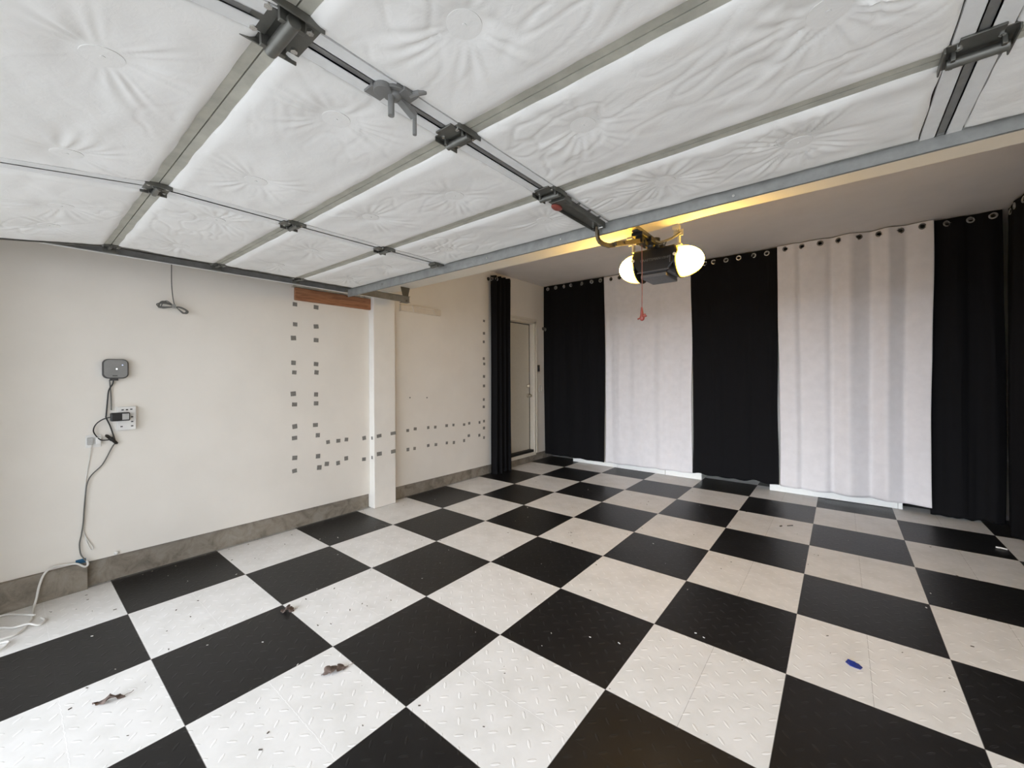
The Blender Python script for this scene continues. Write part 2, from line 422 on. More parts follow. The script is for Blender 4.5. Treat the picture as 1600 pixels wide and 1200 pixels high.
curtain('curtain', 'white grommet curtain hanging behind the red pull cord', (.487, CY+.012), (1.738, CY+.012), 2.863, .07, .088, 'whitecloth', 'pewter',
        gp((.60, .735, .93, 1.10, 1.27, 1.44, 1.61), .487, 1.738), rf(8, 11, .020), 11, group=G)
curtain('curtain', 'black grommet curtain hanging between the two white curtains', (1.735, CY), (2.69, CY), 2.862, .095, .098, 'blackcloth', 'ring',
        gp((1.80, 1.90, 2.003, 2.142, 2.283, 2.439, 2.576), 1.735, 2.69), rf(6, 5, .022), 5, group=G, jag=.025)
curtain('curtain', 'wide white pleated grommet curtain to the right of the garage opener', (2.694, CY-.030), (3.937, CY-.030), 2.866, .093, .088, 'whitecloth', 'pewter',
        gp((2.763, 2.918, 3.078, 3.238, 3.40, 3.56, 3.717, 3.872), 2.694, 3.937),
        None, 17, group=G, amp=.010, top_amp=.8, line=[(0, 0), (.135, .026), (.16, -.012), (.235, .016), (.345, .006), (.385, -.040), (.43, .0), (.495, .050), (.52, .046), (.645, -.060), (.74, .034), (.77, .014), (.85, -.046), (.92, .004), (1, .022)])
curtain('curtain', 'black grommet curtain at the back right, beside the wide white curtain', (3.930, CY+.01), (4.398, CY+.01), 2.866, .012, .02, 'blackcloth', 'ring',
        gp((4.043, 4.195, 4.33), 3.93, 4.398), rf(4, 8, .03), 8, group=G, jag=.02)
curtain('curtain', 'black curtain along the right wall, nearest the back corner', (4.408, 5.232), (4.408, 4.42), 2.846, .012, .012, 'blackcloth', 'ring',
        gp((5.10, 4.94, 4.78, 4.62, 4.48), 5.232, 4.42), rf(5, 21, .035), 21, group='black curtains along the right wall', jag=.02, side=1, tuck=.05)
curtain('curtain', 'black curtain along the right wall, at the right photo edge', (4.405, 4.41), (4.405, 3.3), 2.846, .012, .012, 'blackcloth', 'ring',
        gp((4.33, 4.15, 3.95, 3.75, 3.55), 4.41, 3.3), rf(6, 25, .035), 25, group='black curtains along the right wall', jag=.02, side=1)
# gathered curtain on the left wall
n = 9
curtain('curtain', 'narrow gathered black curtain hanging in front of the side door', (-.535, 3.83), (-.505, 4.235), 2.795, .006, .006, 'blackcloth', 'ring',
        [.07, .2], [((i+.5)/n, (.045 if i % 2 else -.03), .05) for i in range(n)], 31, amp=.02, side=1, top_amp=.9, edge=.006)
# rods
def rod(a, c, label, mounts):
    t = thing('curtain_rod', label, 'curtain rod', a)
    b = MB(); b.cyl(a, c, .0125, 16); b.build('pole', 'black', t)
    for m in mounts:
        b = MB(); b.cyl(m, (m[0], m[1], CEIL-.001), .007, 8); b.cyl((m[0], m[1], CEIL-.008), (m[0], m[1], CEIL-.001), .025); b.torus((m[0], m[1], m[2]), .017, .005, ax=(Vector(c)-Vector(a))); b.build('bracket', 'black', t)
rod((-.60, CY+.062, 2.820), (4.36, CY+.062, 2.820), 'long black curtain rod under the ceiling along the back', [(x, CY+.062, 2.820) for x in (-.5, .8, 1.9, 3.1, 4.25)])
rod((4.458, 3.25, 2.80), (4.458, 5.2, 2.80), 'black curtain rod under the ceiling along the right wall', [(4.458, y, 2.80) for y in (3.5, 4.6, 5.1)])
t = thing('curtain_rod', 'short black rod holding the gathered curtain by the side door', 'curtain rod', (-.592, 3.82, 2.757))
b = MB(); b.cyl((-.592, 3.82, 2.757), (-.592, 4.25, 2.757), .011, 14); b.build('pole', 'black', t)
for y in (3.86, 4.21):
    b = MB(); b.tube([(WX, y, 2.757), (-.592, y, 2.757)], .008); b.cyl((WX, y, 2.757), (WX+.006, y, 2.757), .025); b.build('bracket', 'black', t)

# ------------------------------------------------------------------ the overhead door
ZD = 2.172
J = [-.05, .49, 1.03, 1.565]
XL, XR = -.145, 4.70
STX = [-.115, 1.07, 2.283, 3.503, 4.67]
gd = thing('garage_door', 'open overhead sectional garage door lined with wrinkled white insulation', 'garage door', ((XL+XR)/2, .5, ZD))
SL = math.atan(.145)
def sec(r):
    """origin and direction (v axis) of section r; r=0 the tilted bottom section"""
    if r == 0: return Vector((0, J[0], ZD)), Vector((0, -math.cos(SL), -math.sin(SL))), Vector((0, math.sin(SL), -math.cos(SL))), .533
    return Vector((0, J[r-1], ZD)), Vector((0, 1, 0)), Vector((0, 0, -1)), J[r]-J[r-1]
def oriented_box(b, o, vd, dn, x0, x1, v0, v1, h0, h1):
    """h measured along dn (downwards into the room)"""
    c = []
    for x in (x0, x1):
        for v in (v0, v1):
            for h in (h0, h1): c.append(b.bm.verts.new(o+Vector((x, 0, 0))+vd*v+dn*h))
    for q in ((0, 1, 3, 2), (4, 6, 7, 5), (0, 4, 5, 1), (2, 3, 7, 6), (0, 2, 6, 4), (1, 5, 7, 3)): b.bm.faces.new([c[i] for i in q])
PINS = {(0, 0): [(.62, .24), (.25, .26)], (0, 1): [(1.26, .265), (1.92, .25)], (0, 2): [(2.6, .26), (3.2, .26)], (0, 3): [(3.8, .26), (4.4, .26)],
        (1, 0): [(.84, .27), (.2, .27)], (1, 1): [(1.44, .24), (2.06, .245)], (1, 2): [(2.60, .255), (3.22, .255)], (1, 3): [(3.9, .26), (4.4, .26)],
        (2, 0): [(.70, .27), (.2, .27)], (2, 1): [(1.46, .20), (1.95, .3)], (2, 2): [(2.625, .21), (3.23, .19)], (2, 3): [(3.9, .26), (4.4, .26)],
        (3, 0): [(.72, .25), (.2, .25)], (3, 1): [(1.36, .25), (2.09, .245)], (3, 2): [(2.70, .21), (3.14, .22)], (3, 3): [(3.9, .26), (4.4, .26)]}
def batt(r, c):
    o, vd, dn, L = sec(r)
    hw = .052
    x0, x1 = STX[c]+hw, STX[c+1]-hw
    if c == 0: x0 = STX[0]+.04
    if c == 3: x1 = STX[4]-.04
    v0, v1 = .030, L-.030-(.05 if r == 3 else 0)
    b = MB(); nx, nv = 150, 70
    pins = PINS[(r, c)]; sd = r*7+c*3
    rough = 1.0+(.9 if (r, c) == (3, 2) else 0)+(.5 if r == 2 and c == 2 else 0)
    rows = []
    for i in range(nv+1):
        v = v0+(v1-v0)*i/nv; row = []
        for j in range(nx+1):
            x = x0+(x1-x0)*j/nx
            a = min((x-x0), (x1-x))/.035; e = min((v-v0), (v1-v))/.035
            ea = 1-max(0, 1-a)**2; ee = 1-max(0, 1-e)**2
            h = .002+.011*min(ea, ee)
            near = 1.0
            for k, (px, pv) in enumerate(pins):
                dx, dv = x-px, v-pv; rr = math.hypot(dx, dv); th = math.atan2(dv, dx)
                near = min(near, max(0, (rr-.036)/.03)); h -= .014*math.exp(-(rr/.085)**2)
                ph = 2.2*noise.noise((math.cos(th)*1.6+k*5, math.sin(th)*1.6+sd, rr*3)); amp_th = max(0, noise.noise((math.cos(th)*1.7+k, math.sin(th)*1.7, sd*1.3))+.25)
                h += .0040*rough*amp_th*math.sin(th*21+ph*3)*min(1, max(0, (rr-.038)/.02))*math.exp(-((rr-.10)/.085)**2)
            n1 = noise.noise((x*3.2, v*5+sd, sd)); n2 = noise.noise((x*9+v*7, v*13-x*5+sd, sd*.7)); n3 = abs(noise.noise((x*6+v*11, v*7-x*3, sd+9)))
            h += (.006*n1+.0028*n2*rough-.005*rough*max(0, .10-n3)/.10*max(0, noise.noise((x*2.3, v*2.3, sd+4))+.12))*min(ea, ee)*near
            wx = wv = 0
            if j in (0, nx): wx = .004*noise.noise((v*9, sd, 1))*(1 if j else 1)
            if i in (0, nv): wv = (.005*noise.noise((x*7, sd, 2)))
            row.append(b.bm.verts.new(o+Vector((x+wx, 0, 0))+vd*(v+wv)+dn*h))
        rows.append(row)
    for i in range(nv):
        for j in range(nx): b.bm.faces.new((rows[i][j], rows[i][j+1], rows[i+1][j+1], rows[i+1][j]))
    # turned-up edges
    loop = rows[0]+[rw[-1] for rw in rows[1:]]+rows[-1][-2::-1]+[rw[0] for rw in rows[-2:0:-1]]
    up = [b.bm.verts.new(q.co-dn*.022) for q in loop]
    for i in range(len(loop)):
        k = (i+1) % len(loop); b.bm.faces.new((loop[i], loop[k], up[k], up[i]))
    ob = b.build('insulation', 'vinyl', gd, smooth=60)
    for (px, pv) in pins:
        p = o+Vector((px, 0, 0))+vd*pv
        w = MB(); w.tube([p+dn*.0015, p+dn*.0030], .040, 32); w.tube([p+dn*.0030, p+dn*.0042], .005, 10); w.build('washer', 'vinyl', ob)
for r in range(4):
    o, vd, dn, L = sec(r)
    b = MB()
    oriented_box(b, o, vd, dn, XL, XR, .0015, L-.0015, -.05, -.034)                    # outer skin
    oriented_box(b, o, vd, dn, XL, XR, .0018, .032, -.04, 0); oriented_box(b, o, vd, dn, XL, XR, L-.032, L-.0018, -.04, 0)
    oriented_box(b, o, vd, dn, XL, XL+.004, 0.002, L-.002, -.05, 0); oriented_box(b, o, vd, dn, XR-.004, XR, .002, L-.002, -.05, 0)
    b.build('section', 'rail', gd, smooth=0)
    for x in STX:
        w = .048; g = .0035 if x == STX[1] else .010
        if x == STX[0]: xa, xb = x-.028, x+.04
        elif x == STX[4]: xa, xb = x-.04, x+.028
        else: xa, xb = x-w, x+w
        b = MB()
        oriented_box(b, o, vd, dn, xa, x-g, .028, L-.028, -.006, .004); oriented_box(b, o, vd, dn, x+g, xb, .028, L-.028, -.006, .004)
        oriented_box(b, o, vd, dn, x-g-.003, x-g, .028, L-.028, -.02, .004); oriented_box(b, o, vd, dn, x+g, x+g+.003, .028, L-.028, -.02, .004)
        s = b.build('stile', 'flange' if x in STX[1:4] else 'dark', gd, smooth=0)
        b = MB(); oriented_box(b, o, vd, dn, x-g-.001, x+g+.001, .026, L-.026, -.016, .001); b.build('stile_slot', 'slot', s, smooth=0)
    for c in range(4): batt(r, c)
# reinforcing strut along the top edge
b = MB()
SY0 = 1.497
low = [(-.190, 2.102), (1.5, 2.107), (2.3, 2.112), (3.0, 2.120), (3.65, 2.125), (XR, 2.128)]
b.poly_prism(low+[(XR, ZD+.003), (-.190, ZD+.003)], 1, SY0, SY0+.003)
b.poly_prism(low+[(x, z+.003) for x, z in low[::-1]], 1, SY0, SY0+.010)
b.box((-.190, SY0-.012, ZD-.003), (XR, SY0, ZD-.0005))
s = b.build('strut', 'galv', gd, smooth=0, bevel=.001)
for x in (.35, 1.5, 2.05, 2.9, 3.8):
    b = MB(); b.cyl((x, SY0-.005, 2.14), (x, SY0+.001, 2.14), .006, 10); b.build('bolt', 'bright', s)

def hinge(x, y, big=1.0, tilt=0):
    """leaf hinge across a joint, hanging from the rails"""
    w = .055*big; l = .046*big; z = ZD
    b = MB()
    b.box((x-w, y-l, z-.006), (x+w, y+l, z-.0005))
    b.box((x-w, y-l, z-.020), (x-w+.004, y+l, z-.004)); b.box((x+w-.004, y-l, z-.020), (x+w, y+l, z-.004))
    b.box((x-.6*w, y-l*1.35, z-.010), (x+.6*w, y-l*.3, z-.004))
    b.cyl((x-w*.85, y, z-.020*big), (x+w*.85, y, z-.020*big), .011*big, 16)
    b.box((x-w*.75, y-.02*big, z-.024*big), (x-w*.6, y+.02*big, z-.004)); b.box((x+w*.6, y-.02*big, z-.024*big), (x+w*.75, y+.02*big, z-.004))
    o = b.build('hinge', 'dark', gd, smooth=30, bevel=.0015)
    for sx, sy in ((-.55, .7), (.55, -.7), (.55, .7), (-.55, -.7)):
        c = MB(); c.cyl((x+sx*w, y+sy*l, z-.013), (x+sx*w, y+sy*l, z-.005), .0062*big, 6); c.build('bolt', 'bright', o)
for j in range(3):
    hinge(STX[1], J[j], .95); hinge(STX[2], J[j], 1.35 if j == 0 else 1.05); hinge(STX[3], J[j], 1.1)
# end hinges with rollers on the left edge
for j, y in enumerate(J[:3]):
    b = MB(); z = ZD
    b.box((XL-.01, y-.045, z-.006), (XL+.07, y+.045, z-.001)); b.box((XL-.012, y-.03, z-.034), (XL-.006, y+.03, z)); b.cyl((XL-.03, y, z-.012), (XL+.07, y, z-.012), .009, 12)
    o = b.build('roller_hinge', 'dark', gd, smooth=30, bevel=.0015)
    b = MB(); b.cyl((XL-.052, y, z+.004), (XL-.035, y, z+.004), .022, 18); b.tube([(XL-.05, y, z+.004), (XL+.01, y, z+.004)], .005); b.build('roller', 'bright', o)
    b = MB(); b.cyl((XL+.045, y+.028, z-.012), (XL+.045, y+.028, z-.004), .006, 6); b.cyl((XL+.02, y-.028, z-.012), (XL+.02, y-.028, z-.004), .006, 6); b.build('bolt', 'bright', o)
# opener reinforcement bracket on the middle stile of the top section
x = STX[2]; b = MB()
b.box((x-.036, 1.075, ZD-.020), (x+.036, 1.49, ZD-.014)); b.box((x-.036, 1.10, ZD-.034), (x-.031, 1.49, ZD)); b.box((x+.031, 1.10, ZD-.034), (x+.036, 1.49, ZD))
b.box((x-.020, 1.07, ZD-.030), (x+.05, 1.13, ZD-.002))
for y in (1.2, 1.3, 1.4): b.cyl((x+.045, y, ZD-.01), (x+.045, y, ZD-.002), .008, 8)
o = b.build('reinforcement_bracket', 'dark', gd, smooth=30, bevel=.003)
b = MB(); b.ell((x-.018, 1.115, ZD-.033), (.020, .035, .011)); b.build('tip', 'rednob', o)['label'] = 'red plastic tip'
b = MB(); b.box((x-.018, 1.456, ZD-.046), (x-.014, 1.492, ZD-.0145)); b.box((x+.012, 1.456, ZD-.046), (x+.016, 1.492, ZD-.0145)); b.cyl((x-.032, 1.474, ZD-.012), (x-.010, 1.474, ZD-.012), .006, 10); b.cyl((x+.012, 1.474, ZD-.03), (x+.030, 1.474, ZD-.03), .006, 10); b.build('clevis', 'bright', o, smooth=30)
x = STX[1]; b = MB(); b.box((x-.03, 1.40, ZD-.022), (x+.035, 1.455, ZD-.005)); b.box((x-.02, 1.455, ZD-.016), (x+.03, 1.492, ZD-.005)); b.cyl((x-.035, 1.43, ZD-.024), (x+.035, 1.43, ZD-.024), .011, 12)
b.build('top_bracket', 'dark', gd, smooth=30, bevel=.002)
# hand lock on the middle stile
b = MB(); x, y = 2.30, .235
b.cyl((x, y, ZD-.012), (x, y, ZD), .035); b.cyl((x-.005, y-.035, ZD-.02), (x-.005, y-.035, ZD-.004), .024); b.box((x-.055, y-.06, ZD-.010), (x-.015, y-.01, ZD-.002)); b.box((x+.0, y+.0, ZD-.016), (x+.045, y+.045, ZD-.004))
b.ell((x, y, ZD-.014), (.02, .02, .012)); b.tube([(x+.03, y+.03, ZD-.01), (x+.06, y+.035, ZD-.012), (x+.07, y+.05, ZD-.005)], .009)
lk = b.build('lock', 'slot', gd, bevel=.001)
b = MB(); b.tube([(x, y-.012, ZD-.015), (x, y-.012, ZD-.075)], .0085, 12); b.build('pin', 'slot', lk)
b = MB(); b.box((x-.012, y+.0, ZD-.03), (x+.008, y+.072, ZD-.014), rot=Euler((-.35, 0, .1))); b.tube([(x-.004, y+.07, ZD-.03), (x-.004, y+.07, ZD-.088)], .006, 12); b.build('crank', 'slot', lk)

# tracks
def track(x, s, label):
    t = thing('door_track', label, 'track', (x, .8, ZD))
    b = MB(); zc = ZD+.004
    # roller channel, closed towards the wall
    b.box((x-s*.0015, -.46, zc-.030), (x+s*.0015, 2.19, zc+.030))
    b.box((min(x, x+s*.018), -.46, zc-.0315), (max(x, x+s*.018), 2.19, zc-.029)); b.box((min(x, x+s*.018), -.46, zc+.029), (max(x, x+s*.018), 2.19, zc+.0315))
    pts = [(-.46, zc), (-.54, zc-.03), (-.62, zc-.09), (-.68, zc-.18), (-.71, zc-.30), (-.715, .06)]
    for (y0, z0), (y1, z1) in zip(pts[:-1], pts[1:]):
        L = math.hypot(y1-y0, z1-z0); a = math.atan2(z1-z0, y1-y0)
        b.box((x-.0015, (y0+y1)/2-L/2-.004, (z0+z1)/2-.03), (x+.0015, (y0+y1)/2+L/2+.004, (z0+z1)/2+.03), rot=Euler((a, 0, 0)))
    o = b.build('rail', 'slot', t, smooth=0)
    b = MB(); b.box((min(x-s*.012, x+s*.004), -.46, zc-.033), (max(x-s*.012, x+s*.004), 1.85, zc-.0305)); b.build('lit_lip', 'flange', t, smooth=0)  # lower edge coloured white to stand for the light it catches
    return t
tr = track(-.212, 1, 'galvanised door track hanging along the left side of the open door')
b = MB(); b.box((-.255, 2.10, ZD-.03), (-.215, 2.185, ZD-.024)); b.poly_prism([(2.13, ZD-.02), (2.165, ZD-.02), (2.20, 2.299), (2.09, 2.299)], 0, -.222, -.216)
b.cyl((-.23, 2.155, ZD-.01), (-.205, 2.155, ZD-.01), .010, 10); b.build('hanger', 'dark', tr, smooth=0)
track(4.762, -1, 'galvanised door track along the far right side of the open door')

# brown board and angle iron
b = MB(); b.box((WX, 1.213, 2.086), (WX+.035, 1.992, 2.199)); tag(b.build('wood_board', 'wood', smooth=0, bevel=.003, origin=(WX, 1.6, 2.14)), 'reddish brown wooden board on the left wall below the door track', 'board')
t = thing('angle_iron', 'grey steel angle bar on top of the brown board on the left wall', 'angle bar', (WX, 1.6, 2.2))
b = MB(); b.box((WX, 1.19, 2.199), (WX+.04, 2.03, 2.203)); b.box((WX+.036, 1.19, 2.199), (WX+.04, 2.03, 2.246))
for k in range(9): b.cyl((WX+.0401, 1.25+k*.09, 2.218), (WX+.0412, 1.25+k*.09, 2.218), .006, 8)
b.build('bar', 'bracket', t, smooth=0)
b = MB(); b.box((WX+.04, 1.84, 2.200), (WX+.045, 1.90, 2.232)); b.cyl((WX+.045, 1.87, 2.217), (WX+.052, 1.87, 2.217), .008, 6); b.build('bolt', 'bright', t)
t = thing('hook_rail', 'ivory rail with two raised clips on the left wall beyond the post', 'rail', (WX, 2.65, 2.17))
b = MB(); b.box((WX, 2.365, 2.127), (WX+.028, 2.955, 2.200)); b.box((WX+.0, 2.355, 2.122), (WX+.034, 2.367, 2.206)); b.build('rail', 'tube', t, smooth=0, bevel=.004)
b = MB(); b.box((WX+.028, 2.52, 2.185), (WX+.042, 2.90, 2.205)); b.build('top_ledge', 'tube', t, smooth=0, bevel=.004)
for y in (2.52, 2.83):
    b = MB(); b.box((WX+.028, y, 2.125), (WX+.045, y+.035, 2.205), rot=Euler((.35, 0, 0))); b.build('clip', 'tube', t, smooth=0, bevel=.004)

# ------------------------------------------------------------------ opener
OX = 2.285
op = thing('garage_door_opener', 'black garage door opener with two lit yellow lamp lenses under the beam', 'garage door opener', (OX, 2.4, 2.14))
prof = [(-.135, 2.232), (.135, 2.232), (.152, 2.195), (.138, 2.125), (.075, 2.058), (-.075, 2.058), (-.138, 2.125), (-.152, 2.195)]
b = MB(); b.poly_prism([(OX+x, z) for x, z in prof], 1, 2.275, 2.52)
hs = b.build('housing', 'housing', op, smooth=25, bevel=.010, seg=3)
b = MB(); b.box((OX-.085, 2.268, 2.036), (OX+.085, 2.505, 2.060)); b.build('base_plate', 'bottom', op, smooth=0, bevel=.004)
b = MB(); b.box((OX-.11, 2.268, 2.075), (OX+.10, 2.276, 2.083)); b.build('front_rib', 'bottom', hs, smooth=0, bevel=.002)
for sx in (-.137, .137):
    b = MB(); b.cyl((OX+sx, 2.262, 2.165), (OX+sx, 2.278, 2.165), .010, 12); b.build('nut', 'lensnut', hs)
b = MB(); b.box((OX+.105, 2.266, 2.12), (OX+.112, 2.276, 2.165)); b.build('knurl', 'bottom', hs, smooth=0)
def word(body, x, z, size):
    cu = bpy.data.curves.new('text', 'FONT'); cu.body = body; cu.size = size; cu.extrude = .0006; cu.align_x = 'CENTER'
    tx = bpy.data.objects.new('lettering', cu); col.objects.link(tx)
    bpy.context.view_layer.update()
    me = bpy.data.meshes.new_from_object(tx.evaluated_get(bpy.context.evaluated_depsgraph_get())); bpy.data.objects.remove(tx)
    me.materials.clear(); me.materials.append(M['text'])
    tx = bpy.data.objects.new('lettering', me); col.objects.link(tx); tx.parent = hs
    tx.rotation_euler = (PI/2, 0, 0); tx.location = Vector((x, 2.2742, z))-wloc(hs)
word('CRAFTSMAN', OX-.022, 2.150, .024); word('1/2HP', OX+.076, 2.150, .021)
for s in (-1, 1):
    b = MB(); b.poly_prism([(2.400+.134*math.cos(k*PI/18), 2.144+.108*math.sin(k*PI/18)) for k in range(36)], 0, OX+s*.134-.006, OX+s*.134+.006)
    b.build('end_rim', 'housing', op, smooth=30, bevel=.002)
    b = MB(); c = (OX+s*.145, 2.395, 2.142)
    b.ell(c, (.138, .118, .099), 36, 24)
    for q in b.bm.verts:
        if s*(q.co.x-OX) < .1405: q.co.x = OX+s*.1405
    bmesh.ops.remove_doubles(b.bm, verts=b.bm.verts[:], dist=.0005)
    ln = b.build('lamp_lens', glow_material(s), op, smooth=180)
    ln['label'] = 'glowing yellow lamp lens'
    b = MB(); b.box((OX+s*.152-.006, 2.30, 2.235), (OX+s*.152+.006, 2.33, 2.36)); b.box((OX+s*.152-.03, 2.30, 2.285), (OX+s*.152+.03, 2.304, 2.325)); b.box((OX+s*.152-.004, 2.241, 2.318), (OX+s*.152+.004, 2.33, 2.345))
    for q in range(3): b.torus((OX+s*.152-.015+q*.015, 2.299, 2.305), .006, .0025, 12, 6)
    b.box((OX+s*.152-.02, 2.2405, 2.312), (OX+s*.152+.02, 2.245, 2.352)); b.box((OX+s*.13-.015, 2.30, 2.225), (OX+s*.152+.015, 2.34, 2.240))
    b.build('mounting_bracket', 'bracket', op, smooth=0, bevel=.001)
b = MB(); b.box((OX-.016, -.72, 2.268), (OX+.016, 2.40, 2.292)); b.box((OX-.024, -.72, 2.262), (OX+.024, 2.40, 2.268)); b.build('rail', 'dark', op, smooth=0)
b = MB(); b.box((OX-.05, 2.29, 2.225), (OX+.05, 2.44, 2.262)); b.cyl((OX, 2.30, 2.245), (OX, 2.30, 2.30), .035, 20); b.build('sprocket_cover', 'black', op, bevel=.004)
b = MB(); b.box((OX-.035, 1.99, 2.240), (OX+.035, 2.17, 2.262)); b.box((OX-.022, 2.02, 2.205), (OX+.022, 2.12, 2.242)); b.box((OX-.045, 2.10, 2.225), (OX+.05, 2.23, 2.258)); b.ell((OX+.01, 2.19, 2.225), (.03, .03, .025)); b.cyl((OX-.03, 2.06, 2.215), (OX+.03, 2.06, 2.215), .012, 12)
tl = b.build('trolley', 'black', op, bevel=.003)
b = MB()
def strap(pts, w, th):
    for p, q in zip(pts[:-1], pts[1:]):
        p = Vector(p); q = Vector(q); dd = q-p; L = dd.length; a = math.atan2(dd.z, dd.y); c = (p+q)/2
        b.box((c.x-w/2, c.y-L/2-.004, c.z-th/2), (c.x+w/2, c.y+L/2+.004, c.z+th/2), rot=Euler((a, 0, 0)))
strap([(OX-.004, 1.474, 2.144), (OX-.004, 1.474, 2.110), (OX-.004, 1.480, 2.092), (OX-.004, 1.498, 2.080), (OX-.004, 1.54, 2.077), (OX-.004, 1.61, 2.085), (OX-.004, 1.68, 2.106)], .012, .022)
strap([(OX+.008, 1.665, 2.105), (OX+.008, 2.06, 2.225)], .008, .026)
b.cyl((OX-.012, 1.67, 2.107), (OX+.018, 1.67, 2.107), .011, 10); b.cyl((OX-.012, 1.78, 2.14), (OX+.018, 1.78, 2.14), .007, 8)
b.build('door_arm', 'brown', op, smooth=0)
b = MB()
b.tube([(OX+.02, 2.12, 2.262), (OX+.06, 2.20, 2.24), (OX+.12, 2.25, 2.262), (OX+.17, 2.28, 2.300)], .007, 8, smooth=5)
b.tube([(OX+.01, 2.20, 2.25), (OX+.05, 2.25, 2.238), (OX+.085, 2.27, 2.262), (OX+.06, 2.30, 2.235)], .005, 8, smooth=5)
b.tube([(OX+.0, 2.14, 2.25), (OX+.03, 2.22, 2.242), (OX+.03, 2.29, 2.235)], .008, 8, smooth=5); b.build('cable', 'cordgrey', op)
b = MB(); cx, cyy = 2.278, 2.088
b.tube([(cx, cyy, 2.225), (cx+.001, cyy, 2.0), (cx-.001, cyy, 1.80)], .003, 8, smooth=6); b.tube([(cx, cyy, 2.222), (cx, cyy, 2.235)], .008)
pc = b.build('pull_cord', 'red', op)
b = MB(); b.tube([(cx-.002, cyy, 1.815), (cx-.001, cyy, 1.755)], .009, 12, radii=[.005, .012]); b.ell((cx, cyy, 1.748), (.016, .014, .020), 14, 10); b.tube([(cx-.028, cyy, 1.742), (cx+.03, cyy-.004, 1.758)], .005); b.tube([(cx+.0, cyy, 1.74), (cx+.02, cyy, 1.772)], .006); b.build('handle', 'rednob', pc)

# ------------------------------------------------------------------ wall hub, plugs and cables
hub = thing('wifi_hub', 'rounded grey smart hub box with two small lights on the left wall', 'hub', (WX, .025, 1.448))
def rrect(cy, cz, w, h, r, n=6, rot=0):
    out = []
    for (sy, sz, a0) in ((1, 1, 0), (-1, 1, 90), (-1, -1, 180), (1, -1, 270)):
        for k in range(n+1):
            a = math.radians(a0+90*k/n); out.append((sy*(w/2-r)+r*math.cos(a), sz*(h/2-r)+r*math.sin(a)))
    c, s = math.cos(rot), math.sin(rot)
    return [(cy+y*c-z*s, cz+y*s+z*c) for y, z in out]
b = MB(); b.poly_prism(rrect(.027, 1.448, .128, .132, .03), 0, WX+.003, WX+.038); hb = b.build('body', 'greyd', hub, smooth=30, bevel=.003)
b = MB(); b.poly_prism(rrect(.0275, 1.449, .117, .121, .027), 0, WX+.0375, WX+.040); b.build('face', 'grey', hub, smooth=30, bevel=.001)
b = MB(); b.box((WX+.006, .0, 1.368), (WX+.03, .04, 1.384)); b.build('port_block', 'greyd', hub, smooth=0)
b = MB(); b.ell((WX+.0405, .031, 1.447), (.002, .0035, .0035), 12, 8); b.build('light', 'led', hub)
b = MB(); b.ell((WX+.0405, .060, 1.474), (.002, .003, .003), 12, 8); b.build('light', 'ledb', hub)
b = MB(); b.box((WX+.0395, .01, 1.398), (WX+.0408, .035, 1.404)); b.build('badge', 'greyd', hub, smooth=0)
ex = thing('outlet_expander', 'white six-outlet wall tap below the grey hub', 'outlet', (WX, .082, 1.105))
b = MB(); b.box((WX, .032, 1.026), (WX+.034, .130, 1.187)); eb = b.build('body', 'white', ex, smooth=0, bevel=.004)
for y, z in ((.060, 1.166), (.082, 1.166), (.104, 1.168), (.108, 1.115), (.108, 1.082), (.054, 1.052), (.108, 1.052)):
    b = MB(); b.box((WX+.0335, y-.006, z-.004), (WX+.0345, y+.006, z+.004)); b.build('socket_slot', 'greyd', ex, smooth=0)
ad = thing('power_adapter', 'black plug-in power adapter on the white wall tap', 'power adapter', (WX+.034, .045, 1.122))
b = MB(); b.box((WX+.0345, -.004, 1.094), (WX+.082, .092, 1.150)); b.build('body', 'black', ad, smooth=0, bevel=.006)
b = MB(); b.box((WX+.0815, .052, 1.102), (WX+.0828, .086, 1.143)); b.build('sticker', 'tag', ad, smooth=0)
ol = thing('wall_outlet', 'small white wall outlet left of the black adapter, lower down', 'outlet', (WX, -.078, .965))
b = MB(); b.box((WX, -.116, .925), (WX+.006, -.042, 1.008)); b.build('plate', 'white', ol, smooth=0, bevel=.002)
for y in (-.096, -.058):
    b = MB(); b.box((WX+.006, y-.014, .945), (WX+.03, y+.014, .992)); b.build('plug', 'tag' if y < -.08 else 'white', ol, smooth=0, bevel=.004)
def cable(name, label, pts, r, mat, sm=6, cat='cable'):
    b = MB(); b.tube(pts, r, 8, smooth=sm); o = b.build(name, mat, origin=pts[0]); return tag(o, label, cat)
cable('network_cable', 'dark cable hanging straight down from the grey hub to the wall tap', [(-.595, -.002, 1.372), (-.60, .001, 1.332), (-.602, .004, 1.28), (-.602, .006, 1.214), (-.606, .006, 1.167)], .0035, 'cordgrey')
cable('power_cable', 'black cable crossing from the grey hub down past the adapter to the tied bundle', [(-.595, .017, 1.372), (-.598, .013, 1.345), (-.597, -.006, 1.302), (-.60, -.012, 1.237), (-.602, -.019, 1.138), (-.60, -.019, 1.116), (-.602, -.001, 1.063), (-.60, .015, .996), (-.592, .022, .962)], .0040, 'black')
cable('adapter_cable', 'thin black cable looping left from the black adapter to the tied bundle', [(-.556, -.004, 1.122), (-.575, -.038, 1.11), (-.59, -.069, 1.079), (-.595, -.081, 1.038), (-.595, -.069, 1.002), (-.58, -.050, .975), (-.58, -.030, .969), (-.592, -.006, .968)], .0035, 'black')
b = MB()
for k in range(6):
    a = k*1.05; oy = .006*math.cos(a); oz = .006*math.sin(a)
    b.tube([(-.592+.005*math.sin(a*2), -.020+oy, .999+oz), (-.588, .004+oy, .972+oz*1.2), (-.592, .030+oy, .940+oz)], .0042, 6, smooth=4)
b.tube([(-.588, -.002, .980), (-.588, .010, .966)], .0135, 10)
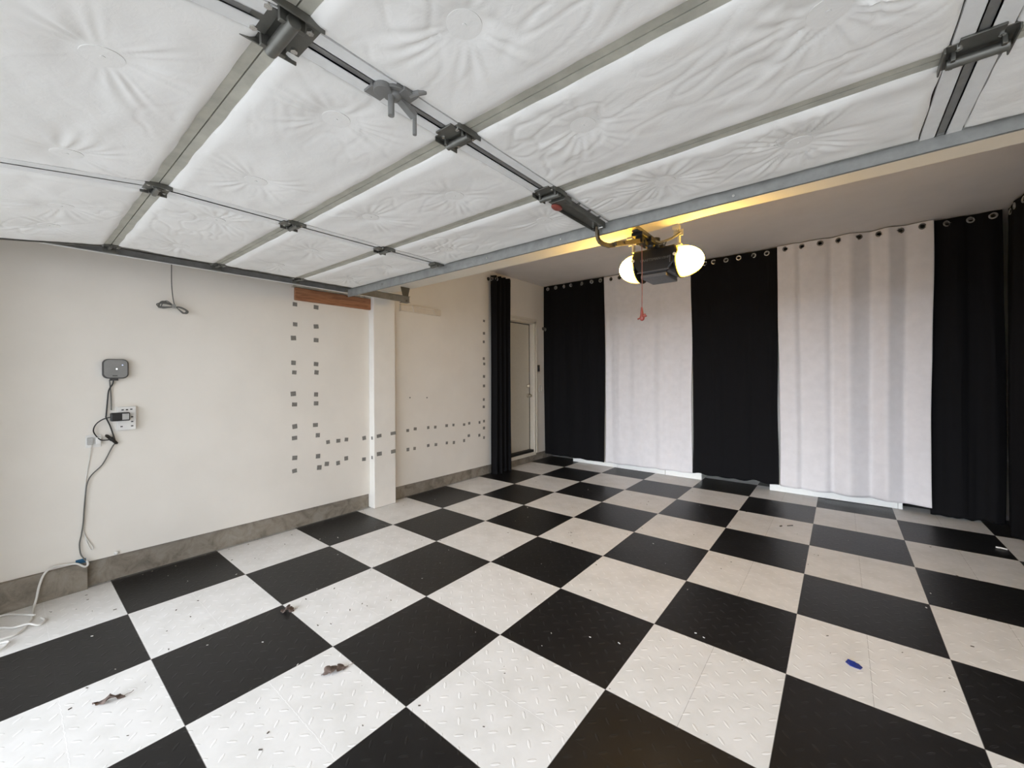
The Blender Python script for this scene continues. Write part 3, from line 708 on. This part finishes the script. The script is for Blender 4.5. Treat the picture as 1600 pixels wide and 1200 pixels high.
tag(b.build('cable_bundle', 'black', origin=(-.6, .005, .965)), 'tied black cable bundle beside the small wall outlet', 'cable')
cable('drop_cable', 'dark cable running from the tied bundle down the wall to the curb', [(-.592, .025, .945), (-.602, .006, .909), (-.599, -.038, .808), (-.599, -.09, .745), (-.599, -.111, .694), (-.599, -.12, .612), (-.599, -.127, .508), (-.599, -.13, .446), (-.599, -.139, .365), (-.60, -.148, .305), (-.597, -.143, .24), (-.59, -.128, .205), (-.588, -.118, .186)], .0036, 'cordgrey')
cable('thin_wire', 'thin white wire hanging from the small wall outlet and looping near the curb', [(-.60, -.09, .945), (-.609, -.101, .839), (-.610, -.111, .757), (-.611, -.119, .673), (-.611, -.124, .506), (-.610, -.127, .382), (-.607, -.107, .312), (-.605, -.086, .263), (-.609, -.094, .248), (-.611, -.112, .30), (-.611, -.122, .36)], .0028, 'cordwhite')
cable('extension_cord', 'white extension cord falling over the curb to the floor at the far left',
      [(-.586, -.116, .192), (-.580, -.112, .165), (-.578, -.128, .158), (-.582, -.161, .187), (-.588, -.203, .196), (-.586, -.244, .203), (-.575, -.277, .202), (-.57, -.304, .172), (-.566, -.322, .115), (-.556, -.334, .045), (-.52, -.345, .010),
       (-.371, -.356, .008), (-.281, -.377, .008), (-.216, -.405, .008), (-.197, -.438, .008), (-.203, -.56, .008)], .0058, 'cordwhite')
cable('extension_cord', 'white cord strand lying on the floor close along the left curb', [(-.545, -.60, .009), (-.538, -.473, .009), (-.523, -.437, .009), (-.469, -.402, .012), (-.40, -.372, .022), (-.36, -.345, .021)], .0052, 'cordwhite')
cable('extension_cord', 'looped white cord end on the floor in front of the curb block', [(-.372, -.56, .0075), (-.362, -.471, .0075), (-.31, -.425, .0075), (-.262, -.372, .021), (-.235, -.337, .0075), (-.253, -.317, .0075), (-.284, -.311, .0075), (-.328, -.322, .0075)], .0052, 'cordwhite')
cable('extension_cord', 'bent white cord piece on the floor at the left photo edge', [(-.05, -.56, .0075), (-.073, -.47, .0075), (-.114, -.445, .0075), (-.134, -.440, .0075), (-.150, -.452, .0075), (-.16, -.50, .0075)], .0052, 'cordwhite')
b = MB(); z = ctop(-.3)+.004
b.poly_prism([(-.612, -.175), (-.593, -.165), (-.592, -.117), (-.612, -.115)], 2, z, z+.0025); b.box((-.6135, -.165, z), (-.612, -.118, z+.022))
tag(b.build('tape_strip', 'tape', smooth=0, origin=(-.6, -.14, z)), 'torn strip of blue tape on top of the concrete curb', 'tape')
b = MB(); b.ell((WX+.010, .027, .186), (.010, .011, .010), 14, 10); b.cyl((WX-.001, .027, .186), (WX+.004, .027, .186), .012, 12)
tag(b.build('wall_clip', 'white', origin=(WX, .027, .18)), 'tiny white clip at the bottom edge of the left wall', 'clip')
# coiled wire
cw = thing('coiled_wire', 'tied coil of thin dark wire hanging from the door track on the left wall', 'wire', (-.56, .335, 1.91))
b = MB(); b.tube([(-.50, .325, 2.86), (-.52, .325, 2.40), (-.555, .325, 2.222), (-.56, .325, 2.091), (-.56, .328, 2.021), (-.56, .335, 1.951), (-.56, .343, 1.916)], .0032, 8, smooth=5); b.build('drop', 'cordgrey', cw)
b = MB()
for k in range(7):
    w = .010+.0035*k; s = random.uniform(-.006, .006); e = random.uniform(-.01, .01)
    ln = [(-.56+s, .337, 1.914), (-.555+s, .29+e, 1.914+w), (-.56, .248+e+k*.003, 1.912+w*.4), (-.565+s, .262+e, 1.905-w*.4), (-.56, .31, 1.905-w*.2), (-.56+s, .345, 1.908), (-.555, .38, 1.905+w*.35-.008), (-.56, .418+e*.6, 1.885+s), (-.565, .40+e, 1.868-w*.1), (-.56, .36, 1.897)]
    b.tube(ln, .0036, 6, closed=True, smooth=4)
b.build('coil', 'cordgrey', cw)
b = MB()
for k in range(3): b.torus((-.56, .329+k*.008, 1.911), .014, .003, 14, 6, ax=(0, 1, .1))
b.build('twist_tie', 'tag', cw)

# ------------------------------------------------------------------ adhesive pads on the wall and post
def wall_pt(px, py, xw):
    r, u, f = BAS
    d = f+r*((px-800-SX)/FOC)-u*((py-600-SY)/FOC); tt = (xw-CAM.x)/d.x; return CAM+d*tt
BAS = basis()
Z = 2.996
def zp(q, xw): return wall_pt(400+q[0]/Z, 400+q[1]/Z, xw)
PAD = [
 ('column', [(182, 226), (183, 320), (175, 384), (175, 500), (179, 545), (174, 645), (180, 695), (181, 798), (180, 852), (181, 945), (180, 1006)], 'in the column under the brown board end', .041),
 ('column', [(281, 240), (281, 330), (281, 394), (281, 506), (283, 545), (281, 648), (281, 690), (278, 791), (289, 839), (290, 937), (296, 990)], 'in the second column, nearer the white post', .041),
 ('row', [(337, 871), (385, 865), (423, 859), (506, 852)], 'in the upper pad row left of the white post', .039),
 ('row', [(331, 973), (384, 969), (422, 947), (505, 951)], 'in the lower pad row left of the white post', .039),
 ('row', [(710, 817), (745, 809), (806, 803), (839, 801), (892, 794), (924, 791), (974, 789), (998, 783), (1046, 779)], 'in the upper pad row right of the white post', .037),
 ('row', [(711, 906), (742, 901), (806, 887), (842, 883), (893, 875), (926, 873), (974, 864), (996, 841), (1045, 839)], 'in the lower pad row right of the white post', .037),
 ('column', [(1067, 304), (1067, 362), (1066, 402), (1066, 480), (1068, 505), (1067, 564), (1067, 608), (1066, 672), (1066, 706), (1067, 773), (1067, 805), (1067, 850)], 'in the column beside the gathered black curtain', .036),
]
GP = 'grey adhesive pads on the left wall'
pr = random.Random(4)
def pad(c, s, label, axis=0, w=None):
    b = MB(); w = (w or s)*pr.uniform(.88, 1.12); h = s*pr.uniform(.85, 1.05); a = pr.uniform(-.12, .12)
    if axis == 0: b.box((c[0], c[1]-w/2, c[2]-h/2), (c[0]+.003, c[1]+w/2, c[2]+h/2), rot=Euler((a, 0, 0)))
    else: b.box((c[0]-w/2, c[1]-.003, c[2]-h/2), (c[0]+w/2, c[1], c[2]+h/2), rot=Euler((0, a, 0)))
    tag(b.build('mounting_pad', 'pad', smooth=0, origin=c), label, 'adhesive pad', GP)
for kind, pts, where, s in PAD:
    for i, q in enumerate(pts):
        if kind == 'column': lab = ('grey square pad, %s %s' % (ORD[i] if i else 'topmost', ('from top '+where) if i else where))
        else: lab = 'grey square pad, %s from left %s' % ('first' if i == 0 else ORD[i], where)
        pad(zp(q, WX), s, lab)
PXF = -.532
pad(zp((576, 842), PXF), .040, 'grey square pad on the broad face of the white post, upper row', w=.05)
pad(zp((577, 926), PXF), .040, 'grey square pad on the broad face of the white post, lower row', w=.055)
p = zp((640, 830), PXF); pad((p.x, 2.208, p.z), .038, 'grey pad at the right corner of the white post, upper row', w=.06)
p = zp((641, 915), PXF); pad((p.x, 2.208, p.z), .038, 'grey pad wrapping the right corner of the white post, lower row', w=.06)
p = zp((545, 852), WX+.045); pad((WX+.045, 1.975, p.z), .034, 'small grey pad on the narrow side of the white post, upper row', axis=1, w=.026)
p = zp((546, 943), WX+.045); pad((WX+.045, 1.975, p.z), .034, 'small grey pad on the narrow side of the white post, lower row', axis=1, w=.026)
for px, lab in ((640.3, 'tiny dark screw in the wall right of the white post, left of two'), (666.9, 'tiny dark screw in the wall right of the white post, right of two')):
    p = wall_pt(px, 621.3, WX); b = MB(); b.cyl((WX-.002, p.y, p.z), (WX+.008, p.y, p.z), .007, 10)
    tag(b.build('screw', 'dark', origin=p), lab, 'screw')

# ------------------------------------------------------------------ floor litter
def leaf(c, L, ang, label, wide=.32, lobes=4, curl=.012, seed=1):
    rr = random.Random(seed); b = MB(); n = 28; top = []; bot = []; mid = []
    ca, sa = math.cos(ang), math.sin(ang)
    def P(s, w, z): return (c[0]+s*ca-w*sa, c[1]+s*sa+w*ca, .003+z)
    ph = rr.uniform(0, 1)
    for i in range(n+1):
        t = i/n; s = (t-.5)*L
        env = math.sin(PI*min(1, t*.93+.05))**.75*wide*L/2
        def lob(k): return env*(.30+.70*abs(math.sin(PI*(lobes*t+k)))**.8)
        zc = curl*(.2+math.sin(PI*t)*.9+.35*math.sin(t*9+seed))
        mid.append(b.bm.verts.new(P(s, .1*L*math.sin(t*2.2+seed)*.3, zc*.5)))
        top.append(b.bm.verts.new(P(s+.05*L*math.sin(lobes*2*PI*t), lob(ph), zc+.006*math.sin(t*13+seed))))
        bot.append(b.bm.verts.new(P(s+.05*L*math.sin(lobes*2*PI*t+1), -lob(ph+.3), zc*.8+.006*math.cos(t*11))))
    for i in range(n):
        b.bm.faces.new((mid[i], mid[i+1], top[i+1], top[i])); b.bm.faces.new((bot[i], bot[i+1], mid[i+1], mid[i]))
    t = thing('fallen_leaf', label, 'leaf', (c[0], c[1], 0), 'dry leaves on the floor')
    o = b.build('blade', 'leaf', t, smooth=180)
    m = o.modifiers.new('thick', 'SOLIDIFY'); m.thickness = .0008
    b = MB(); b.tube([P(L*.46, .0, .004), P(L*.56, .004, .006), P(L*.68, -.002, .010), P(L*.76, .004, .014)], .0011, 6, smooth=3); b.build('stem', 'leaf', t)
leaf((.812, -.172, 0), .105, 1.22, 'brown curled oak leaf lying closest to the bottom left corner', .36, 3, .014, 2)
leaf((1.396, .524, 0), .115, 1.12, 'brown lobed oak leaf on a white tile, center bottom left', .5, 4, .012, 5)
leaf((.705, .600, 0), .075, .75, 'small shrivelled leaf at a black tile corner, farthest from camera', .75, 6, .016, 9)
b = MB(); pts = [(-.028, .010), (-.016, .028), (.006, .026), (.024, .014), (.032, -.008), (.018, -.026), (.002, -.022), (-.018, -.012)]
ang = .3
b.poly_prism([(3.292+x*math.cos(ang)-y*math.sin(ang), 2.096+x*math.sin(ang)+y*math.cos(ang)) for x, y in pts], 2, .001, .004); b.box((3.272, 2.080, .006), (3.304, 2.110, .009), rot=Euler((.35, .3, .4)))
tag(b.build('scrap', 'blue', smooth=0, origin=(3.292, 2.096, 0)), 'small torn blue scrap on a white floor tile', 'scrap')
def twig(a, c, label, r=.003, mat='dust'):
    b = MB(); a = Vector((*a, r+.001)); c = Vector((*c, r+.001)); b.tube([a, (a+c)/2+Vector((.003, .002, .001)), c], r, 6, smooth=3, radii=None)
    tag(b.build('twig', mat, origin=(a+c)/2), label, 'twig')
twig((2.818, 3.985), (2.828, 4.005), 'short dark twig bit on a white tile near the black curtain', .006)
twig((2.868, 4.045), (2.905, 4.085), 'longer dark twig on a white tile near the wide white curtain', .004)
twig((4.20, 4.505), (4.258, 4.49), 'white shred on the black tile by the right wall curtain', .006, 'dustw')
b = MB(); b.torus((-.04, 1.72, .003), .05, .0012, 20, 6, ax=(0, 0, 1)); 
for v in list(b.bm.verts):
    if v.co.x > -.03 and v.co.y < 1.73: b.bm.verts.remove(v)
tag(b.build('wire_bit', 'dark', origin=(-.04, 1.72, 0)), 'thin bent wire on the white tile in front of the post', 'wire')
for mat, cnt, nm, lab in (('dust', 150, 'floor_crumbs', 'scattered dark crumbs and grit on the tiles'), ('dustw', 60, 'pale_floor_crumbs', 'scattered pale crumbs on the black tiles')):
    b = MB(); k = 0
    while k < cnt:
        x = random.uniform(-.5, 4.0); y = random.uniform(-.3, 4.8)
        if random.random() < y/7: continue
        isb = (math.floor(x/.6096)+math.floor(y/.6096)) % 2 == 1
        if isb != (mat == 'dustw'): continue
        s = random.uniform(.0012, .0042); a = random.uniform(0, PI)
        b.box((x-s*random.uniform(.8, 2.2), y-s*.6, .0004), (x+s*random.uniform(.8, 2.2), y+s*.6, .0004+s*.6), rot=Euler((0, 0, a))); k += 1
    tag(b.build(nm, mat, smooth=0), lab, 'crumbs', kind='stuff')
# dust and chips gathered along the curb
b = MB()
for k in range(60):
    y = random.uniform(-.1, 3.8); x = WX-.020+abs(random.gauss(0, .035)); s = random.uniform(.0015, .004)
    if 1.9 < y < 2.3: continue
    b.box((x-s, y-s, .0004), (x+s, y+s, s*.8), rot=Euler((0, 0, random.uniform(0, 3))))
tag(b.build('curb_debris', 'concrete', smooth=0), 'crumbled concrete chips along the foot of the left curb', 'debris', kind='stuff')

# ------------------------------------------------------------------ sky
w = bpy.data.worlds.new('overcast sky'); bpy.context.scene.world = w; w.use_nodes = True
nt = w.node_tree; bg = nt.nodes['Background']
SKY = dict(horizon=4.3, zenith=1.5, glow=11.5, power=12.0)
tc = nt.nodes.new('ShaderNodeTexCoord')
def wm(op, a, b):
    k = nt.nodes.new('ShaderNodeMath'); k.operation = op
    for q, v in zip(k.inputs, (a, b)):
        if hasattr(v, 'is_output'): nt.links.new(v, q)
        else: q.default_value = v
    return k.outputs[0]
sp = nt.nodes.new('ShaderNodeSeparateXYZ'); nt.links.new(tc.outputs['Generated'], sp.inputs[0])
mr = nt.nodes.new('ShaderNodeMapRange'); nt.links.new(sp.outputs['Z'], mr.inputs[0])
mr.inputs[1].default_value = 0; mr.inputs[2].default_value = .8; mr.inputs[3].default_value = SKY['horizon']; mr.inputs[4].default_value = SKY['zenith']
dt = nt.nodes.new('ShaderNodeVectorMath'); dt.operation = 'DOT_PRODUCT'; nt.links.new(tc.outputs['Generated'], dt.inputs[0])
dt.inputs[1].default_value = Vector((.02, -.985, .15)).normalized()
lobe = wm('MULTIPLY', wm('POWER', wm('MAXIMUM', dt.outputs['Value'], 0.0), SKY['power']), SKY['glow'])    # low sun behind thin cloud, straight down the drive
nt.links.new(wm('ADD', mr.outputs[0], lobe), bg.inputs[1])
bg.inputs[0].default_value = (.90, .955, 1.04, 1)

# ------------------------------------------------------------------ camera and view
cd = bpy.data.cameras.new('camera'); co = bpy.data.objects.new('camera', cd); col.objects.link(co)
r, u, f = BAS
co.matrix_world = Matrix(((r.x, u.x, -f.x, CAM.x), (r.y, u.y, -f.y, CAM.y), (r.z, u.z, -f.z, CAM.z), (0, 0, 0, 1)))
cd.sensor_width = 36; cd.lens = 36*FOC/1600; cd.shift_x = -SX/1600; cd.shift_y = SY/1600; cd.clip_start = .02
sc = bpy.context.scene; sc.camera = co
sc.view_settings.view_transform = 'Standard'; sc.view_settings.look = 'None'; sc.view_settings.exposure = .06; sc.view_settings.gamma = 1
sc.cycles.max_bounces = 14; sc.cycles.diffuse_bounces = 10; sc.cycles.glossy_bounces = 4; sc.cycles.transmission_bounces = 6
sc.cycles.sample_clamp_indirect = 4; sc.cycles.use_denoising = True
